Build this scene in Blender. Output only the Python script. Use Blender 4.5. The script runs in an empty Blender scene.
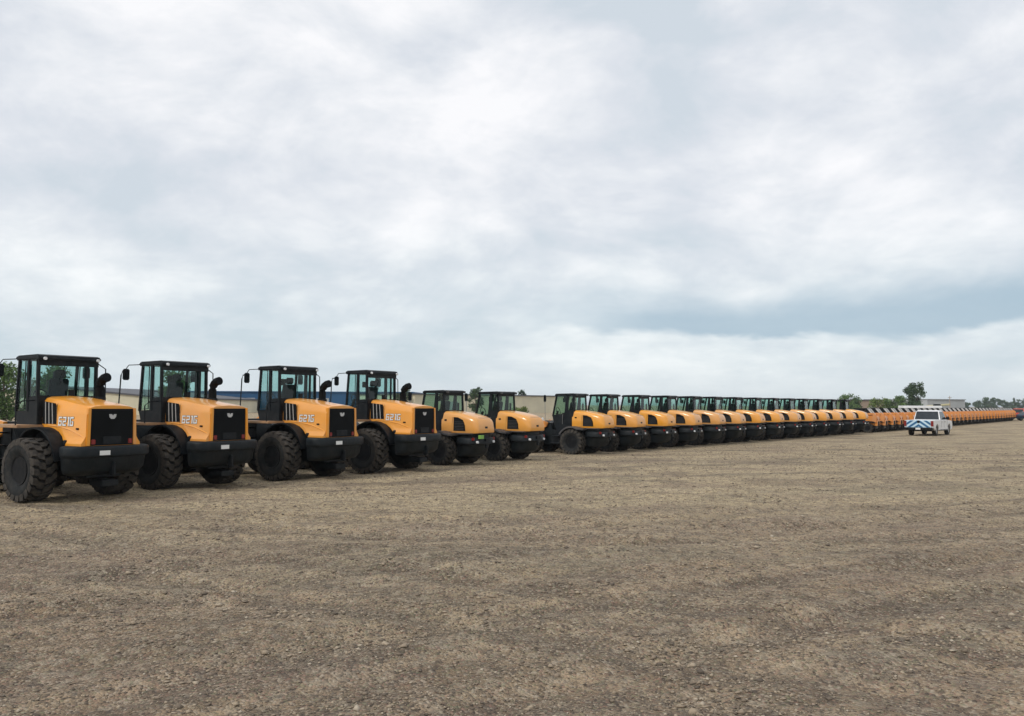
import bpy, bmesh, math, random
import numpy as np
from mathutils import Vector, Matrix, noise
R = math.radians
random.seed(7); rng = np.random.default_rng(7)
S = bpy.context.scene
COL = S.collection

# ------------------------------------------------------------------ camera
F = 840.0; CAMZ = 2.2
cd = bpy.data.cameras.new('camera'); cam = bpy.data.objects.new('camera', cd); COL.objects.link(cam)
cd.sensor_width = 36; cd.lens = F / 1024 * 36; cd.clip_end = 9000; cd.clip_start = 0.1
cam.matrix_world = Matrix.Translation((0, 0, CAMZ)) @ Matrix.Rotation(R(90 + 3.16), 4, 'X') @ Matrix.Rotation(0.0046, 4, 'Z')
S.camera = cam

# ------------------------------------------------------------------ world + sun
SUN_EL, SUN_AZ = R(42), R(222)
w = bpy.data.worlds.new('World'); S.world = w; w.use_nodes = True
nt = w.node_tree; N = nt.nodes; L = nt.links; N.clear()
def nd(t, **k):
    n = N.new(t)
    for a, b in k.items():
        if a.startswith('i_'):
            n.inputs[a[2:].replace('_', ' ')].default_value = b
        else: setattr(n, a, b)
    return n
def mth(op, a, b=None, c=None, clamp=False):
    n = N.new('ShaderNodeMath'); n.operation = op; n.use_clamp = clamp
    for i, q in enumerate((a, b, c)):
        if q is None: continue
        if isinstance(q, (int, float)): n.inputs[i].default_value = q
        else: L.new(q, n.inputs[i])
    return n.outputs[0]
def mixc(f, a, b, mode='MIX'):
    n = N.new('ShaderNodeMix'); n.data_type = 'RGBA'; n.blend_type = mode
    if isinstance(f, (int, float)): n.inputs[0].default_value = f
    else: L.new(f, n.inputs[0])
    for i, q in ((6, a), (7, b)):
        if isinstance(q, tuple): n.inputs[i].default_value = (*q, 1)
        else: L.new(q, n.inputs[i])
    return n.outputs[2]
def sstep(x, a, b):
    n = N.new('ShaderNodeMapRange'); n.interpolation_type = 'SMOOTHSTEP'
    L.new(x, n.inputs[0]); n.inputs[1].default_value = a; n.inputs[2].default_value = b
    return n.outputs[0]
def noi(vec, scale, detail=5, rough=.5, dist=0.0, off=(0, 0, 0), sc=(1, 1, 1)):
    m = N.new('ShaderNodeMapping'); m.inputs[1].default_value = off; m.inputs[3].default_value = sc; L.new(vec, m.inputs[0])
    n = N.new('ShaderNodeTexNoise'); n.inputs['Scale'].default_value = scale; n.inputs['Detail'].default_value = detail
    n.inputs['Roughness'].default_value = rough; n.inputs['Distortion'].default_value = dist
    L.new(m.outputs[0], n.inputs['Vector']); return n.outputs[0]
tc = nd('ShaderNodeTexCoord'); D = tc.outputs['Generated']
sx = nd('ShaderNodeSeparateXYZ'); L.new(D, sx.inputs[0]); X, Y, Z = sx.outputs
zc = mth('ADD', mth('MAXIMUM', Z, 0.0), 0.27)
cx = nd('ShaderNodeCombineXYZ'); L.new(mth('DIVIDE', X, zc), cx.inputs[0]); L.new(mth('DIVIDE', Y, zc), cx.inputs[1])
P = cx.outputs[0]
n1 = noi(P, 1.9, 6, .52, .25, (3.1, 1.7, 0))
n2 = noi(P, 5.2, 7, .58, .3, (8.3, 2.2, 0))
n3 = noi(D, 4.6, 7, .58, .35, (1.3, 0.4, 5.0), (1, 1, 1.7))
cl = mth('ADD', mth('ADD', mth('MULTIPLY', n1, .26), mth('MULTIPLY', n2, .20)), mth('MULTIPLY', n3, .54))
rp = nd('ShaderNodeValToRGB'); L.new(cl, rp.inputs[0]); e = rp.color_ramp.elements
e[0].position = .39; e[0].color = (.61, .672, .735, 1)
e[1].position = .60; e[1].color = (.93, .93, .95, 1)
q = rp.color_ramp.elements.new(.465); q.color = (.705, .74, .795, 1)
q = rp.color_ramp.elements.new(.515); q.color = (.785, .81, .85, 1)
base = rp.outputs[0]
# lower sky a little cooler; a long dark blue cloud bar low on the right
wv = noi(D, 5.0, 5, .55, .3, (0, 2, 0), (1, 1, 2.4))
zz = mth('ADD', Z, mth('MULTIPLY', mth('SUBTRACT', wv, .5), .085))
low = mth('SUBTRACT', 1.0, sstep(zz, .06, .26))
base = mixc(mth('MULTIPLY', low, .65), base, mixc(1.0, base, (.93, 1.0, .985), 'MULTIPLY'))
az = mth('DIVIDE', X, mth('MAXIMUM', Y, .05))
bar = mth('MULTIPLY', sstep(zz, .078, .092), mth('SUBTRACT', 1.0, sstep(zz, .105, .155)))
bar = mth('MULTIPLY', bar, mth('MULTIPLY', sstep(az, -.06, .20), sstep(Y, 0, .2)))
base = mixc(mth('MULTIPLY', bar, .85), base, (.375, .50, .60))
hz = mth('SUBTRACT', 1.0, sstep(Z, .0, .075))
base = mixc(mth('MULTIPLY', hz, .65), base, (.645, .715, .765))
sky = nd('ShaderNodeTexSky', sky_type='NISHITA', sun_disc=False, sun_elevation=SUN_EL, sun_rotation=SUN_AZ)
b10 = mixc(1.0, base, (10.0, 10.0, 10.0), 'MULTIPLY')
fin = mixc(.96, sky.outputs[0], b10)
bg = nd('ShaderNodeBackground'); bg.inputs[1].default_value = .10; L.new(fin, bg.inputs[0])
wo = nd('ShaderNodeOutputWorld'); L.new(bg.outputs[0], wo.inputs[0])

sl = bpy.data.lights.new('sun', 'SUN'); sl.energy = 1.5; sl.angle = R(11); sl.color = (1, .95, .88)
so = bpy.data.objects.new('sun', sl); COL.objects.link(so)
sd = Vector((math.sin(SUN_AZ) * math.cos(SUN_EL), math.cos(SUN_AZ) * math.cos(SUN_EL), math.sin(SUN_EL)))
so.rotation_euler = sd.to_track_quat('Z', 'Y').to_euler()
S.view_settings.view_transform = 'Standard'; S.view_settings.look = 'None'
S.view_settings.exposure = 0.1; S.view_settings.gamma = 1
S.cycles.transparent_max_bounces = 32; S.cycles.max_bounces = 8

# ------------------------------------------------------------------ materials
MATS = {}
def mat(name, col, rough=.5, metal=0, coat=0, var=.12, vscale=3.0, bump=0.0, bscale=40, dirt=None, dirtf=0.5, dscale=4, spec=.5):
    m = bpy.data.materials.new(name); m.use_nodes = True; t = m.node_tree; b = t.nodes['Principled BSDF']
    b.inputs['Roughness'].default_value = rough; b.inputs['Metallic'].default_value = metal
    b.inputs['Coat Weight'].default_value = coat; b.inputs['Coat Roughness'].default_value = .12
    b.inputs['Specular IOR Level'].default_value = spec
    g = t.nodes.new('ShaderNodeNewGeometry')
    n = t.nodes.new('ShaderNodeTexNoise'); n.inputs['Scale'].default_value = vscale; n.inputs['Detail'].default_value = 6
    t.links.new(g.outputs['Position'], n.inputs['Vector'])
    r = t.nodes.new('ShaderNodeValToRGB'); r.color_ramp.elements[0].position = .3; r.color_ramp.elements[1].position = .7
    r.color_ramp.elements[0].color = (*[c * (1 - var) for c in col], 1); r.color_ramp.elements[1].color = (*[min(1, c * (1 + var)) for c in col], 1)
    t.links.new(n.outputs[0], r.inputs[0]); out = r.outputs[0]
    if dirt:
        n2 = t.nodes.new('ShaderNodeTexNoise'); n2.inputs['Scale'].default_value = dscale; n2.inputs['Detail'].default_value = 8
        n2.inputs['Roughness'].default_value = .65
        t.links.new(g.outputs['Position'], n2.inputs['Vector'])
        r2 = t.nodes.new('ShaderNodeMapRange'); r2.inputs[1].default_value = .42; r2.inputs[2].default_value = .72; r2.inputs[4].default_value = dirtf
        t.links.new(n2.outputs[0], r2.inputs[0])
        mx = t.nodes.new('ShaderNodeMix'); mx.data_type = 'RGBA'; t.links.new(r2.outputs[0], mx.inputs[0])
        t.links.new(out, mx.inputs[6]); mx.inputs[7].default_value = (*dirt, 1); out = mx.outputs[2]
    if 'orange' in name:
        oi = t.nodes.new('ShaderNodeObjectInfo'); hv = t.nodes.new('ShaderNodeHueSaturation'); m1 = t.nodes.new('ShaderNodeMapRange'); m1.inputs[3].default_value = .93; m1.inputs[4].default_value = 1.04
        t.links.new(oi.outputs['Random'], m1.inputs[0]); t.links.new(m1.outputs[0], hv.inputs['Value']); t.links.new(m1.outputs[0], hv.inputs['Saturation']); t.links.new(out, hv.inputs['Color']); out = hv.outputs[0]
    t.links.new(out, b.inputs['Base Color'])
    mr = t.nodes.new('ShaderNodeMapRange'); mr.inputs[3].default_value = max(0, rough - .08); mr.inputs[4].default_value = min(1, rough + .12)
    t.links.new(n.outputs[0], mr.inputs[0]); t.links.new(mr.outputs[0], b.inputs['Roughness'])
    if bump:
        n3 = t.nodes.new('ShaderNodeTexNoise'); n3.inputs['Scale'].default_value = bscale; n3.inputs['Detail'].default_value = 4
        t.links.new(g.outputs['Position'], n3.inputs['Vector'])
        bp = t.nodes.new('ShaderNodeBump'); bp.inputs['Strength'].default_value = bump; bp.inputs['Distance'].default_value = .02
        t.links.new(n3.outputs[0], bp.inputs['Height']); t.links.new(bp.outputs[0], b.inputs['Normal'])
    MATS[name] = m; return m
DUST = (.20, .17, .13)
orange = mat('orange_paint', (.80, .325, .035), .40, coat=.6, var=.06, vscale=1.3, dirt=(.55, .33, .13), dirtf=.22, dscale=2.2)
orange3 = mat('pale_orange_paint', (.80, .35, .052), .42, coat=.6, var=.06, vscale=1.3, dirt=(.6, .40, .18), dirtf=.22, dscale=2.2)
orange2 = mat('deep_orange_paint', (.70, .265, .055), .42, coat=.2, var=.08, vscale=1.3, dirt=(.45, .27, .15), dirtf=.35, dscale=3)
black = mat('black_paint', (.006, .009, .012), .42, var=.25, dirt=(.05, .045, .04), dirtf=.3, dscale=6, spec=.2)
blackg = mat('black_casting', (.007, .011, .014), .5, var=.3, bump=.35, bscale=18, dirt=(.045, .042, .038), dirtf=.3, dscale=5, spec=.22)
plastic = mat('grey_plastic', (.055, .055, .06), .5, var=.2, dirt=DUST, dirtf=.3)
grillem = mat('grille_mesh', (.004, .005, .006), .7, var=.3, spec=.15)
rubber = mat('rubber', (.012, .014, .015), .75, var=.3, dirt=(.07, .06, .05), dirtf=.4, dscale=7, bump=.3, bscale=30, spec=.25)
tread = mat('dusty_tread_rubber', (.034, .031, .028), .8, var=.3, dirt=(.12, .10, .078), dirtf=.6, dscale=9, bump=.3, bscale=30, spec=.3)
rimm = mat('rim_paint', (.005, .006, .008), .5, var=.3, dirt=(.05, .045, .04), dirtf=.3, dscale=8, spec=.15)
steel = mat('bare_steel', (.35, .35, .35), .35, metal=.8)
seatm = mat('seat_fabric', (.02, .022, .025), .8)
white = mat('white_paint', (.80, .81, .82), .35, coat=.5, var=.04)
whitel = mat('white_lettering', (.82, .82, .80), .5, var=.03)
platem = mat('plate_white', (.75, .76, .74), .45, var=.05)
lensm = mat('lamp_lens', (.75, .78, .8), .15, var=.05)
greyed = mat('grey_trim', (.42, .40, .38), .45, var=.1)
palegrey = mat('pale_grey_panel', (.52, .52, .51), .5, var=.1)
redl = mat('red_lens', (.22, .018, .015), .25, var=.15)
greenm = mat('green_tag', (.20, .42, .08), .5, var=.05)
rust = mat('primer_step', (.42, .24, .12), .6, var=.2, dirt=DUST, dirtf=.5)
bluest = mat('blue_reflective', (.02, .13, .29), .35, var=.06)
palebl = mat('pale_reflective', (.55, .72, .82), .35, var=.05)
redp = mat('red_paint', (.78, .10, .05), .35, coat=.4, var=.08)
bluep = mat('dark_blue_paint', (.02, .045, .08), .3, coat=.5, var=.1)
darkgl = mat('dark_window', (.012, .017, .022), .08, var=.2, spec=.7)
def glassmat(name, tint):
    m = bpy.data.materials.new(name); m.use_nodes = True; t = m.node_tree; t.nodes.clear()
    o = t.nodes.new('ShaderNodeOutputMaterial'); mx = t.nodes.new('ShaderNodeMixShader'); fr = t.nodes.new('ShaderNodeFresnel'); fr.inputs[0].default_value = 1.45
    tr = t.nodes.new('ShaderNodeBsdfTransparent'); gl = t.nodes.new('ShaderNodeBsdfGlossy'); gl.inputs['Roughness'].default_value = .03
    g = t.nodes.new('ShaderNodeNewGeometry'); n = t.nodes.new('ShaderNodeTexNoise'); n.inputs['Scale'].default_value = 2.5; n.inputs['Detail'].default_value = 5
    t.links.new(g.outputs['Position'], n.inputs['Vector'])
    r = t.nodes.new('ShaderNodeValToRGB'); r.color_ramp.elements[0].color = (*[c * .93 for c in tint], 1); r.color_ramp.elements[1].color = (*tint, 1)
    t.links.new(n.outputs[0], r.inputs[0]); t.links.new(r.outputs[0], tr.inputs[0])
    bf = t.nodes.new('ShaderNodeMath'); bf.operation = 'SUBTRACT'; bf.inputs[0].default_value = 1; t.links.new(g.outputs['Backfacing'], bf.inputs[1])
    ml = t.nodes.new('ShaderNodeMath'); ml.operation = 'MULTIPLY'; t.links.new(fr.outputs[0], ml.inputs[0]); t.links.new(bf.outputs[0], ml.inputs[1])
    t.links.new(ml.outputs[0], mx.inputs[0]); t.links.new(tr.outputs[0], mx.inputs[1]); t.links.new(gl.outputs[0], mx.inputs[2]); t.links.new(mx.outputs[0], o.inputs[0])
    return m
glass = glassmat('tinted_cab_glass', (.82, .93, .915))

glassg = glassmat('green_tinted_glass', (.81, .93, .885))
# ------------------------------------------------------------------ mesh building
class MB:
    def __init__(s): s.v = []; s.f = []
    def add(s, vs, fs):
        k = len(s.v); s.v += [tuple(v) for v in vs]; s.f += [tuple(i + k for i in f) for f in fs]; return s
    def box(s, x0, x1, y0, y1, z0, z1):
        return s.add([(x, y, z) for x in (x0, x1) for y in (y0, y1) for z in (z0, z1)],
                     [(0, 1, 3, 2), (4, 6, 7, 5), (0, 4, 5, 1), (2, 3, 7, 6), (0, 2, 6, 4), (1, 5, 7, 3)])
    def prism(s, ax, poly, a, b):
        n = len(poly)
        mk = {'x': lambda p, t: (t, p[0], p[1]), 'y': lambda p, t: (p[0], t, p[1]), 'z': lambda p, t: (p[0], p[1], t)}[ax]
        return s.add([mk(p, a) for p in poly] + [mk(p, b) for p in poly],
                     [tuple(range(n)), tuple(range(2 * n - 1, n - 1, -1))] + [(i, (i + 1) % n, n + (i + 1) % n, n + i) for i in range(n)])
    def loft(s, rings, closed=True, cap=True):
        n = len(rings[0]); vs = [p for r in rings for p in r]; fs = []
        for j in range(len(rings) - 1):
            for i in range(n if closed else n - 1):
                a = j * n + i; b = j * n + (i + 1) % n; fs.append((a, b, b + n, a + n))
        if cap: fs += [tuple(range(n)), tuple(range(len(vs) - 1, len(vs) - n - 1, -1))]
        return s.add(vs, fs)
    def tube(s, path, r, n=8):
        path = [Vector(p) for p in path]; rings = []
        up = Vector((0, 0, 1))
        for i, p in enumerate(path):
            d = (path[min(i + 1, len(path) - 1)] - path[max(i - 1, 0)]).normalized()
            u = up if abs(d.dot(up)) < .95 else Vector((1, 0, 0))
            a = d.cross(u).normalized(); b = a.cross(d).normalized(); rr = r[i] if isinstance(r, (list, tuple)) else r
            rings.append([p + (a * math.cos(t) + b * math.sin(t)) * rr for t in [2 * math.pi * k / n for k in range(n)]])
        return s.loft(rings)
    def lathe(s, prof, c=(0, 0, 0), n=32, cap=True):
        rings = [[(c[0] + x, c[1] + r * math.cos(2 * math.pi * k / n), c[2] + r * math.sin(2 * math.pi * k / n)) for k in range(n)] for x, r in prof]
        return s.loft(rings, True, cap)
    def build(s, name, m, parent=None, loc=(0, 0, 0), bevel=0, rot=None, segs=2, ang=35):
        bm = bmesh.new(); vs = [bm.verts.new(v) for v in s.v]
        for f in s.f:
            try: bm.faces.new([vs[i] for i in f])
            except ValueError: pass
        bmesh.ops.remove_doubles(bm, verts=bm.verts, dist=1e-5)
        bmesh.ops.recalc_face_normals(bm, faces=bm.faces)
        if bevel:
            es = [e for e in bm.edges if len(e.link_faces) == 2 and e.calc_face_angle(0) > R(30)]
            bmesh.ops.bevel(bm, geom=es, offset=bevel, segments=segs, affect='EDGES', clamp_overlap=True)
        for f in bm.faces: f.smooth = True
        for e in bm.edges:
            if len(e.link_faces) != 2 or e.calc_face_angle(0) > R(ang): e.smooth = False
        me = bpy.data.meshes.new(name); bm.to_mesh(me); bm.free(); me.materials.append(m)
        o = bpy.data.objects.new(name, me); COL.objects.link(o); o.location = loc
        if rot: o.rotation_euler = rot
        o.parent = parent; return o
def npmesh(name, verts, faces, m, parent=None):
    me = bpy.data.meshes.new(name); nv = len(verts); nf, k = faces.shape
    me.vertices.add(nv); me.vertices.foreach_set('co', verts.astype(np.float32).ravel())
    me.loops.add(nf * k); me.loops.foreach_set('vertex_index', faces.astype(np.int32).ravel())
    me.polygons.add(nf); me.polygons.foreach_set('loop_start', np.arange(0, nf * k, k, dtype=np.int32)); me.polygons.foreach_set('loop_total', np.full(nf, k, dtype=np.int32))
    me.update(calc_edges=True); me.materials.append(m)
    o = bpy.data.objects.new(name, me); COL.objects.link(o); o.parent = parent; return o
def tag(o, label=None, cat=None, group=None, kind=None):
    if label: o['label'] = label
    if cat: o['category'] = cat
    if group: o['group'] = group
    if kind: o['kind'] = kind
    return o
def empty(name, loc=(0, 0, 0), rz=0):
    o = bpy.data.objects.new(name, None); COL.objects.link(o); o.location = loc; o.rotation_euler = (0, 0, rz); o.empty_display_size = .3; return o
def copy_tree(o, parent=None):
    c = o.copy(); COL.objects.link(c); c.parent = parent
    for ch in KIDS.get(o.name, ()): copy_tree(ch, c)
    return c
KIDS = {}
def index_kids():
    KIDS.clear()
    for o in bpy.data.objects:
        if o.parent: KIDS.setdefault(o.parent.name, []).append(o)
ONES = 'zero first second third fourth fifth sixth seventh eighth ninth tenth eleventh twelfth thirteenth fourteenth fifteenth sixteenth seventeenth eighteenth nineteenth'.split()
CARD = 'zero one two three four five six seven eight nine'.split()
def ordw(n):
    if n < 20: return ONES[n]
    t = {2: ('twenty', 'twentieth'), 3: ('thirty', 'thirtieth')}[n // 10]
    return t[1] if n % 10 == 0 else t[0] + '-' + ONES[n % 10]

# ------------------------------------------------------------------ ground
TRACKS = [(25, -25, 40), (25, -25, 41.9), (25, -25, 45.0), (25, -25, 46.9), (-40, -60, 79), (-40, -60, 80.9), (4, 60, 44.2), (4, 60, 46.1)]
def gh(x, y):
    d = math.hypot(x, y); a = 1.0 if d < 14 else max(0.0, 1 - (d - 14) / 30.0)
    n = noise.noise
    h = .055 * n((x * .16 + 3, y * .38, 1.0)) + .040 * n((x * .45, y * 1.0 + 5, 2.0)) + .018 * n((x * 1.3, y * 2.0, 3.0)) + .012 * n((x * 3.1, y * 3.6, 4.0)) + .006 * n((x * 8, y * 8, 6.0))
    r = x * .30 - y + 1.1 * n((x * .08, y * .08, 9.0))            # faint wheel ruts running across the yard
    for c in (-9.2, -11.0, -14.6, -16.4): h -= .040 * math.exp(-((r - c) / .26) ** 2)
    for (ca, cb, rr0) in TRACKS:
        q = math.hypot(x - ca, y - cb) - rr0 + .5 * n((x * .2, y * .2, 7.0))
        if abs(q) < 1.2: h += -.045 * math.exp(-(q / .24) ** 2) + .018 * math.exp(-((abs(q) - .48) / .16) ** 2)
    return h * 1.15 * (.12 + .88 * a) + .075 * (.08 + .92 * a) * n((x * .55 * .9 + y * .55 * .4, y * .9 - x * .40, 12.0))
def axis(lo_step, near, far, grow):
    v = [0.0]; s = lo_step
    while v[-1] < far:
        if v[-1] > near: s *= grow
        v.append(v[-1] + s)
    return v
xp = axis(.085, 9, 5000, 1.06); xs = [-a for a in reversed(xp[1:])] + xp
yp = axis(.085, 15, 5000, 1.045); ys = [-3000, -800, -200, -50, -10, 0, 3, 4.4] + [5 + a for a in yp]
nx, ny = len(xs), len(ys)
gv = np.array([(x, y, gh(x, y) if 0 < y < 60 and abs(x) < 60 else 0.0) for y in ys for x in xs])
ii = np.arange(ny - 1)[:, None] * nx + np.arange(nx - 1)[None, :]
gf = np.stack([ii, ii + 1, ii + nx + 1, ii + nx], -1).reshape(-1, 4)
gm = bpy.data.materials.new('gravel_yard'); gm.use_nodes = True
def ground_mat(m, stones=False):
    global N, L
    t = m.node_tree; N, L = t.nodes, t.links; b = N['Principled BSDF']
    b.inputs['Roughness'].default_value = .9; b.inputs['Specular IOR Level'].default_value = .18
    g = N.new('ShaderNodeNewGeometry'); Pp = g.outputs['Position']
    s = N.new('ShaderNodeSeparateXYZ'); L.new(Pp, s.inputs[0])
    rm_ = N.new('ShaderNodeMapping'); rm_.inputs[2].default_value = (0, 0, R(-24)); L.new(Pp, rm_.inputs[0]); Pr = rm_.outputs[0]
    big = noi(Pr, .20, 6, .6, .5, (5, 0, 0), (.6, 1.4, 1)); med = noi(Pr, .75, 7, .65, .5, (0, 3, 0), (.6, 1.5, 1)); pat = noi(Pp, .42, 5, .6, .4, (9, 3, 0), (.8, 1.1, 1)); fine = noi(Pp, 5.0, 6, .7, 0); vf = noi(Pp, 28.0, 4, .75, 0)
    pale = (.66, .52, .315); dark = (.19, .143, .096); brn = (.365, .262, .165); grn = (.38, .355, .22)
    # paler look of far gravel under glancing light painted in; near ground darker
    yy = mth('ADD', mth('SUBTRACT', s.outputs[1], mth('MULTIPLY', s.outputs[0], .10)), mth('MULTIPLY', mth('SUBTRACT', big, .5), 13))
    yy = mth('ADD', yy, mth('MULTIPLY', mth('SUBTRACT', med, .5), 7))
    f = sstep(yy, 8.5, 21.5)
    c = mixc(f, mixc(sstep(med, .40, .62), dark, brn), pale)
    c = mixc(mth('MULTIPLY', sstep(big, .5, .68), .45), c, grn)
    # dark patches where the broad noise is high
    c = mixc(mth('MULTIPLY', sstep(big, .54, .66), .40), c, (.16, .122, .085))
    c = mixc(mth('MULTIPLY', sstep(pat, .52, .62), .60), c, dark)
    c = mixc(mth('MULTIPLY', sstep(pat, .44, .36), .22), c, (.50, .39, .28))
    c = mixc(mth('MULTIPLY', sstep(med, .53, .66), .42), c, dark)
    tr = mth('ADD', mth('SUBTRACT', mth('MULTIPLY', s.outputs[0], .30), s.outputs[1]), mth('MULTIPLY', mth('SUBTRACT', big, .5), 3))
    wv = N.new('ShaderNodeTexNoise'); wv.noise_dimensions = '1D'; wv.inputs['Scale'].default_value = .75; wv.inputs['Detail'].default_value = 4; L.new(tr, wv.inputs['W'])
    c = mixc(mth('MULTIPLY', sstep(wv.outputs[0], .48, .68), .38), c, (.14, .112, .092))
    c = mixc(mth('MULTIPLY', sstep(wv.outputs[0], .50, .30), .22), c, (.40, .33, .24))
    c = mixc(mth('MULTIPLY', sstep(noi(Pr, .33, 5, .6, .4, (2, 8, 0), (.7, 1.3, 1)), .50, .64), .5), c, (.31, .222, .165))
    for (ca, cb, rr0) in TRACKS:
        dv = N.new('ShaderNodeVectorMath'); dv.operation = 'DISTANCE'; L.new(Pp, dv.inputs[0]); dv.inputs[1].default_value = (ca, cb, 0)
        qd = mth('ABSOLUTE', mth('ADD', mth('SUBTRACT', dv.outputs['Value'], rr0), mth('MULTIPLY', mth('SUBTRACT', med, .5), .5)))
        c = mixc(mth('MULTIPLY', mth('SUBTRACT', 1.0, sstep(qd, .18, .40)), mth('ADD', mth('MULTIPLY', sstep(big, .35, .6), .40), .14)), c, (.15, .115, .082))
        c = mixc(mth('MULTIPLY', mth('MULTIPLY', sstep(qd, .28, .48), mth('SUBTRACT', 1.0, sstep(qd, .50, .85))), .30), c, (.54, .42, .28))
    c = mixc(mth('MULTIPLY', mth('SUBTRACT', 1.0, sstep(fine, .36, .56)), .42), c, (.085, .068, .055))
    vo = N.new('ShaderNodeTexVoronoi'); vo.inputs['Scale'].default_value = 38; L.new(Pp, vo.inputs['Vector'])
    vs = N.new('ShaderNodeSeparateColor'); L.new(vo.outputs['Color'], vs.inputs[0])
    c = mixc(mth('MULTIPLY', sstep(vs.outputs[0], .60, .98), .60), c, (.47, .40, .31))
    c = mixc(mth('MULTIPLY', sstep(vs.outputs[1], .52, .98), .74), c, (.07, .058, .050))
    vo2 = N.new('ShaderNodeTexVoronoi'); vo2.inputs['Scale'].default_value = 9; L.new(Pp, vo2.inputs['Vector'])
    vs2 = N.new('ShaderNodeSeparateColor'); L.new(vo2.outputs['Color'], vs2.inputs[0])
    c = mixc(mth('MULTIPLY', sstep(vs2.outputs[0], .72, .98), .32), c, (.45, .385, .29))
    c = mixc(mth('MULTIPLY', sstep(vs2.outputs[1], .70, .98), .38), c, (.08, .066, .056))
    c = mixc(mth('MULTIPLY', sstep(vs.outputs[2], .85, .99), .5), c, (.34, .20, .15))
    c = mixc(mth('MULTIPLY', sstep(vs.outputs[2], .15, .0), .4), c, (.25, .26, .15))
    c = mixc(mth('MULTIPLY', sstep(vf, .5, .7), .35), c, (.09, .075, .062))
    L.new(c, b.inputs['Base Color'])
    hsum = mth('ADD', mth('MULTIPLY', fine, .9), mth('ADD', mth('MULTIPLY', vf, .5), mth('MULTIPLY', vo.outputs[0], -.9)))
    bp = N.new('ShaderNodeBump'); bp.inputs['Strength'].default_value = .9; bp.inputs['Distance'].default_value = .035
    L.new(hsum, bp.inputs['Height']); L.new(bp.outputs[0], b.inputs['Normal'])
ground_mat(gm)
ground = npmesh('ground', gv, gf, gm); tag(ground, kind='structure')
for p in ground.data.polygons: p.use_smooth = True

# loose stones lying on the yard near the camera
sm = bpy.data.materials.new('loose_stone'); sm.use_nodes = True
t = sm.node_tree; N, L = t.nodes, t.links; b = N['Principled BSDF']; b.inputs['Roughness'].default_value = .9; b.inputs['Specular IOR Level'].default_value = .2
g = N.new('ShaderNodeNewGeometry'); r = N.new('ShaderNodeValToRGB'); L.new(g.outputs['Random Per Island'], r.inputs[0])
cols = [(0, (.11, .09, .072)), (.3, (.22, .175, .13)), (.55, (.33, .26, .19)), (.78, (.41, .33, .235)), (.93, (.46, .38, .28)), (1, (.54, .47, .37))]
r.color_ramp.elements[0].color = (*cols[0][1], 1); r.color_ramp.elements[1].color = (*cols[-1][1], 1)
for p_, c_ in cols[1:-1]: q = r.color_ramp.elements.new(p_); q.color = (*c_, 1)
nn = noi(g.outputs['Position'], 60, 4, .6)
L.new(mixc(mth('MULTIPLY', nn, .4), r.outputs[0], (.12, .10, .08)), b.inputs['Base Color'])
NS = 95000
u = rng.random(NS); dd = 5.2 + 46 * u ** 1.55; aa = (rng.random(NS) - .5) * R(74)
px_, py_ = dd * np.sin(aa), dd * np.cos(aa)
cl_ = np.array([noise.noise((x * .9, y * 1.2, 20)) for x, y in zip(px_, py_)])
sz = .0056 * np.exp(rng.normal(0, .45, NS)) * (1 + np.clip(cl_, -.3, .5) * 1.0) * (1 + dd / 30); big = rng.random(NS) < .006; sz[big] *= 2.0; sz = np.clip(sz, 0, .035)
pz_ = np.array([gh(x, y) for x, y in zip(px_, py_)])
ob = np.array([(1, 0, 0), (-1, 0, 0), (0, 1, 0), (0, -1, 0), (0, 0, .8), (0, 0, -.8), ], float)
of = np.array([(0, 2, 4), (2, 1, 4), (1, 3, 4), (3, 0, 4), (2, 0, 5), (1, 2, 5), (3, 1, 5), (0, 3, 5)])
V = ob[None] * (1 + rng.normal(0, .24, (NS, 6, 1))) + rng.normal(0, .16, (NS, 6, 3))
V *= (sz[:, None, None] * np.stack([1 + rng.random(NS) * .7, 1 + rng.random(NS) * .5, .55 + rng.random(NS) * .35], -1)[:, None, :])
th = rng.random(NS) * 6.28; c_, s_ = np.cos(th)[:, None], np.sin(th)[:, None]
VX = V[..., 0] * c_ - V[..., 1] * s_ + px_[:, None]; VY = V[..., 0] * s_ + V[..., 1] * c_ + py_[:, None]; VZ = V[..., 2] + (pz_ + sz * .25)[:, None]
sv = np.stack([VX, VY, VZ], -1).reshape(-1, 3); sf = (of[None] + (np.arange(NS) * 6)[:, None, None]).reshape(-1, 3)
tag(npmesh('loose_gravel', sv, sf, sm), 'loose stones scattered over the open gravel yard', 'gravel', kind='stuff')

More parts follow.
